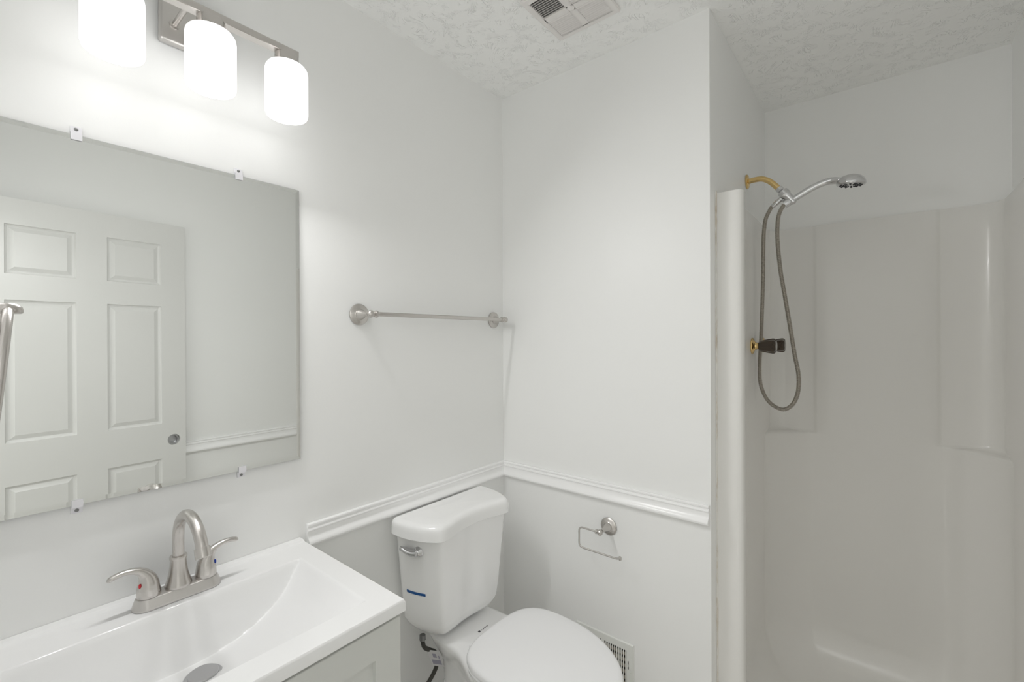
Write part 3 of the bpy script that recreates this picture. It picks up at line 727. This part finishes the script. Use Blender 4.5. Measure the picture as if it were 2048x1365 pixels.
def stall():
    ZS = 1.015; ZT = 1.893
    bm = B(); rs = []
    up_ = stall_outline(0, False); lo_ = stall_outline(0, True)
    def mix(f, z, grow=0.0):
        out = []
        xm = (X1+W)/2
        for i, (a, b) in enumerate(zip(up_, lo_)):
            p = a.lerp(b, f); p.z = z
            out.append(p)
        return out
    def flared(f, z, d):
        # shrink towards the middle of the floor
        out = mix(f, z); n = len(out)
        for i, p in enumerate(out):
            if p.y > FY+0.08:
                xm = (X1+W)/2; y0 = FY+0.11; f = sstep((p.y-FY-0.08)/0.06)
                p.x = xm+(p.x-xm)*(1-f*d/0.355)
                p.y = y0+(p.y-y0)*(1-d/(Y2-0.028-y0)) if p.y > y0 else p.y
        return out
    for k in range(17):
        a = pi/2*k/16; rs.append(flared(1, 0.035+0.20*(1-math.cos(a)), 0.20*(1-math.sin(a))))
    for z in (0.3, 0.5, 0.7, 0.9, ZS-0.022): rs.append(mix(1, z))
    rs += [mix(1, ZS-0.008), mix(0.97, ZS-0.003), mix(0.90, ZS), mix(0.5, ZS+0.003), mix(0.12, ZS+0.007), mix(0.03, ZS+0.012), mix(0, ZS+0.02)]
    for z in (1.2, 1.5, 1.8, ZT-0.006): rs.append(mix(0, z))
    # rounded top edge running back to the house wall
    top = mix(0, ZT-0.001); n = len(top)
    def outward(ring, d):
        out = []
        for i, p in enumerate(ring):
            q = p.copy()
            if p.y > FY+0.08:
                if p.x < X1+0.10: q.x = max(X1+0.0008, p.x-d)
                elif p.x > W-0.10: q.x = min(W-0.0008, p.x+d)
                if p.y > Y2-0.11: q.y = min(Y2-0.0008, p.y+d)
            out.append(q)
        return out
    t1 = outward(top, 0.003); t2 = outward(mix(0, ZT), 0.03)
    rs += [t1, t2]
    # shower front posts step down slightly
    for r in rs:
        for p in r:
            if p.z > 1.85 and p.y < FY+0.07: p.z -= 0.012
    vs = rings(bm, rs, False, False, closed=False)
    # close the tops of the front posts and the floor of the tray
    bm.faces.new(vs[0])
    N = len(rs[0]); k = 15
    lt = vs[-1][:k]; rt = vs[-1][N-k:]
    for grp in (lt, rt):
        try: bm.faces.new(grp)
        except ValueError: pass
    # front curb and apron
    o = obj('shower_stall', bm, m_stall, None, 40)
    tag(o, 'white moulded fiberglass shower stall with corner shelves filling the alcove', 'shower')
    bm = B(); box(bm, (X1+0.07, FY+0.002, 0.001), (W-0.07, FY+0.09, 0.125), 0.012, 3); obj('curb', bm, m_stall, o)
    bm = B(); rs = []
    for k in range(120):
        z = 0.002+1.885*k/119; j = 0.0009*random.random()
        rs.append([Vector((X1+0.0004, FY-0.0045-j, z)), Vector((X1+0.002+j, FY-0.0025-j, z)), Vector((X1+0.0042+1.5*j, FY-0.0009, z)), Vector((X1+0.0042, FY+0.002, z)), Vector((X1+0.0004, FY+0.002, z))])
    rings(bm, rs); obj('caulk_bead', bm, m_caulk, o, 60, label='rust-stained caulk line along the left front edge')
    bm = B(); lathe(bm, (1.224, 1.93, 0.0355), (0, 0, 1), [(0, 0.05), (0.003, 0.048), (0.004, 0.03)], 32); obj('drain', bm, m_chr, o)
stall()

# ------------------------------------------------------------------ shower fittings
SY = 1.960
def shower_arm():
    t = thing('shower_pipe', (X1, SY, 2.031), 'bent brass pipe coming out of the shower side wall from a round flange', 'pipe')
    bm = B(); lathe(bm, (X1, SY, 2.031), (1, 0, 0), [(0.0006, 0.0275), (0.004, 0.0275), (0.007, 0.024), (0.009, 0.016), (0.010, 0.010)], 32); obj('flange', bm, m_brass, t)
    bm = B(); pth = catmull([(X1+0.004, SY, 2.031), (0.872, SY, 2.033), (0.898, SY, 2.0305), (0.922, SY, 2.016), (0.940, SY, 1.997), (0.954, SY, 1.980)], 8)
    tube(bm, pth, 0.0102, 20); obj('pipe', bm, m_brass, t, 60)
shower_arm()
def hand_shower():
    t = thing('hand_shower', (0.975, SY, 1.915), 'chrome hand shower head in its holder on the brass arm', 'shower head')
    d = Vector((0.62, 0, -0.78)).normalized(); o = Vector((0.953, SY, 1.982))
    bm = B(); lathe(bm, o-d*0.002, d, [(0, 0.0115), (0.002, 0.0125), (0.014, 0.0125), (0.016, 0.010)], 8); obj('coupling_nut', bm, m_chr, t, 20)
    bm = B(); lathe(bm, o+d*0.014, d, [(0, 0.009), (0.003, 0.015), (0.006, 0.0185), (0.022, 0.0195), (0.026, 0.017), (0.030, 0.0155), (0.055, 0.0135), (0.066, 0.011), (0.070, 0.004)], 20); br = obj('holder', bm, m_chr, t, 30)
    h0 = Vector((0.982, SY-0.002, 1.922)); hd = Vector((0.92, 0, 0.40)).normalized()
    bm = B(); lathe(bm, h0-hd*0.012, hd, [(0, 0.010), (0, 0.0155), (0.016, 0.0145), (0.022, 0.0125)], 24); obj('cradle', bm, m_chr, br)
    # handle and bell as one body: rings along a spine
    sp = [((0.992, SY, 1.928), 0.0105, 0.0105), ((1.010, SY, 1.937), 0.0112, 0.0112), ((1.040, SY, 1.953), 0.0118, 0.0118), ((1.070, SY, 1.966), 0.0122, 0.0118), ((1.096, SY, 1.9735), 0.0135, 0.012), ((1.118, SY, 1.9745), 0.0175, 0.0120), ((1.138, SY, 1.9695), 0.0245, 0.0110), ((1.158, SY, 1.961), 0.026, 0.006)]
    pts = catmull([p for p, a, b in sp], 5); rs = []; k = 5
    for i, p in enumerate(pts):
        q, f = divmod(i, k); q2 = min(q+1, len(sp)-1); f /= k
        a = sp[q][1]*(1-f)+sp[q2][1]*f; b = sp[q][2]*(1-f)+sp[q2][2]*f
        dd = (pts[min(i+1, len(pts)-1)]-pts[max(0, i-1)]).normalized(); yy = Vector((0, 1, 0)); vv = dd.cross(yy).normalized()
        rs.append([p+yy*math.cos(2*pi*j/24)*a+vv*math.sin(2*pi*j/24)*b for j in range(24)])
    bm = B(); rings(bm, rs); hn = obj('handle', bm, m_chr, t, 60)
    ax = Vector((-0.10, 0.06, -1)).normalized(); c = Vector((1.171, SY-0.004, 1.947))
    bm = B(); lathe(bm, c-ax*0.036, ax, [(0, 0.004), (0.001, 0.014), (0.005, 0.026), (0.012, 0.035), (0.021, 0.0405), (0.028, 0.0425), (0.033, 0.0425), (0.036, 0.040), (0.036, 0.036)], 40, el=1.0); hd_ = obj('bell', bm, m_chr, t, 50)
    bm = B(); u, v, ax = frame(ax)
    lathe(bm, c+ax*0.0003, ax, [(0, 0.0355), (0.001, 0.0350), (0.0015, 0.02), (0.002, 0.001)], 36); fp = obj('spray_face', bm, m_chr, t)
    bm = B()
    for q in range(12):
        a = 2*pi*q/12
        for rr, s in ((0.015, 0.0024), (0.022, 0.0030), (0.030, 0.0036)):
            p = c+(u*math.cos(a)+v*math.sin(a))*rr+ax*0.001; lathe(bm, p, ax, [(0, s), (0.002, s*0.85), (0.003, s*0.5)], 8)
    obj('nozzle', bm, m_ink, fp, label='black spray nozzles')['kind'] = 'stuff'
hand_shower()
def shower_hose():
    def P3(x, z, y): return Vector((x, y, z))
    pts = [P3(0.934, 1.920, SY), P3(0.9253, 1.9102, SY), P3(0.9085, 1.872, SY), P3(0.9025, 1.82, SY), P3(0.9005, 1.757, SY), P3(0.8992, 1.6418, SY), P3(0.8953, 1.5266, SY+0.002), P3(0.8905, 1.411, SY+0.005), P3(0.8850, 1.3143, SY+0.008),
           P3(0.8885, 1.2373, SY+0.008), P3(0.9105, 1.1820, SY+0.006), P3(0.9420, 1.1545, SY+0.004), P3(0.9708, 1.1506, SY), P3(0.9966, 1.1735, SY-0.002), P3(1.0125, 1.2174, SY-0.004), P3(1.0150, 1.282, SY-0.006), P3(1.0035, 1.3555, SY-0.008), P3(0.9910, 1.4482, SY-0.010),
           P3(0.9753, 1.5607, SY-0.012), P3(0.9594, 1.6744, SY-0.014), P3(0.9502, 1.7886, SY-0.014), P3(0.9520, 1.8600, SY-0.014), P3(0.9600, 1.893, SY-0.014), P3(0.972, 1.915, SY-0.012)]
    path = resample(catmull(pts, 10), 0.0012)
    bm = B(); tube(bm, path, lambda i, s: 0.0078 if (i % 4) in (0, 1) else 0.0060, 12)
    o = tag(obj('shower_hose', bm, m_hose, None, 180), 'coiled steel shower hose hanging in a long loop below the hand shower', 'hose')
    d = Vector((-0.75, 0, -0.62)).normalized()
    bm = B(); lathe(bm, (0.962, SY, 1.942), d, [(0, 0.0085), (0.004, 0.0095), (0.012, 0.0095), (0.013, 0.0105), (0.034, 0.0088), (0.040, 0.007)], 16); obj('end_fitting', bm, m_chr, o, 30)
shower_hose()
def valve(y, label):
    xw = X1+0.026; z = 1.388
    t = thing('shower_valve', (xw, y, z), label, 'valve handle', 'shower valve handles')
    bm = B(); lathe(bm, (xw, y, z), (1, 0, 0), [(0.0008, 0.0300), (0.003, 0.0305), (0.006, 0.029), (0.007, 0.023), (0.009, 0.020), (0.013, 0.0145), (0.018, 0.0130), (0.026, 0.0130)], 32); obj('flange', bm, m_brass, t)
    bm = B(); n = 48
    def fac(r, dep): return [1-dep*(0.5-0.5*math.cos(8*2*pi*i/n)) for i in range(n)]
    rs = []
    for x, r, dep in ((0.024, 0.0155, 0.04), (0.026, 0.0185, 0.08), (0.038, 0.0220, 0.13), (0.056, 0.0262, 0.14), (0.070, 0.0285, 0.14), (0.076, 0.0280, 0.13), (0.0815, 0.0225, 0.10), (0.083, 0.015, 0.04)):
        f = fac(r, dep); rs.append([Vector((xw+x, y+r*f[i]*math.cos(2*pi*i/n), z+r*f[i]*math.sin(2*pi*i/n))) for i in range(n)])
    rings(bm, rs); obj('knob', bm, m_smoke, t, 30, label='dark smoked acrylic knob')
    return t
valve(1.912, 'smoked acrylic shower knob on a brass flange, in front of the other knob')
valve(2.112, 'smoked acrylic shower knob mostly hidden behind the nearer knob')
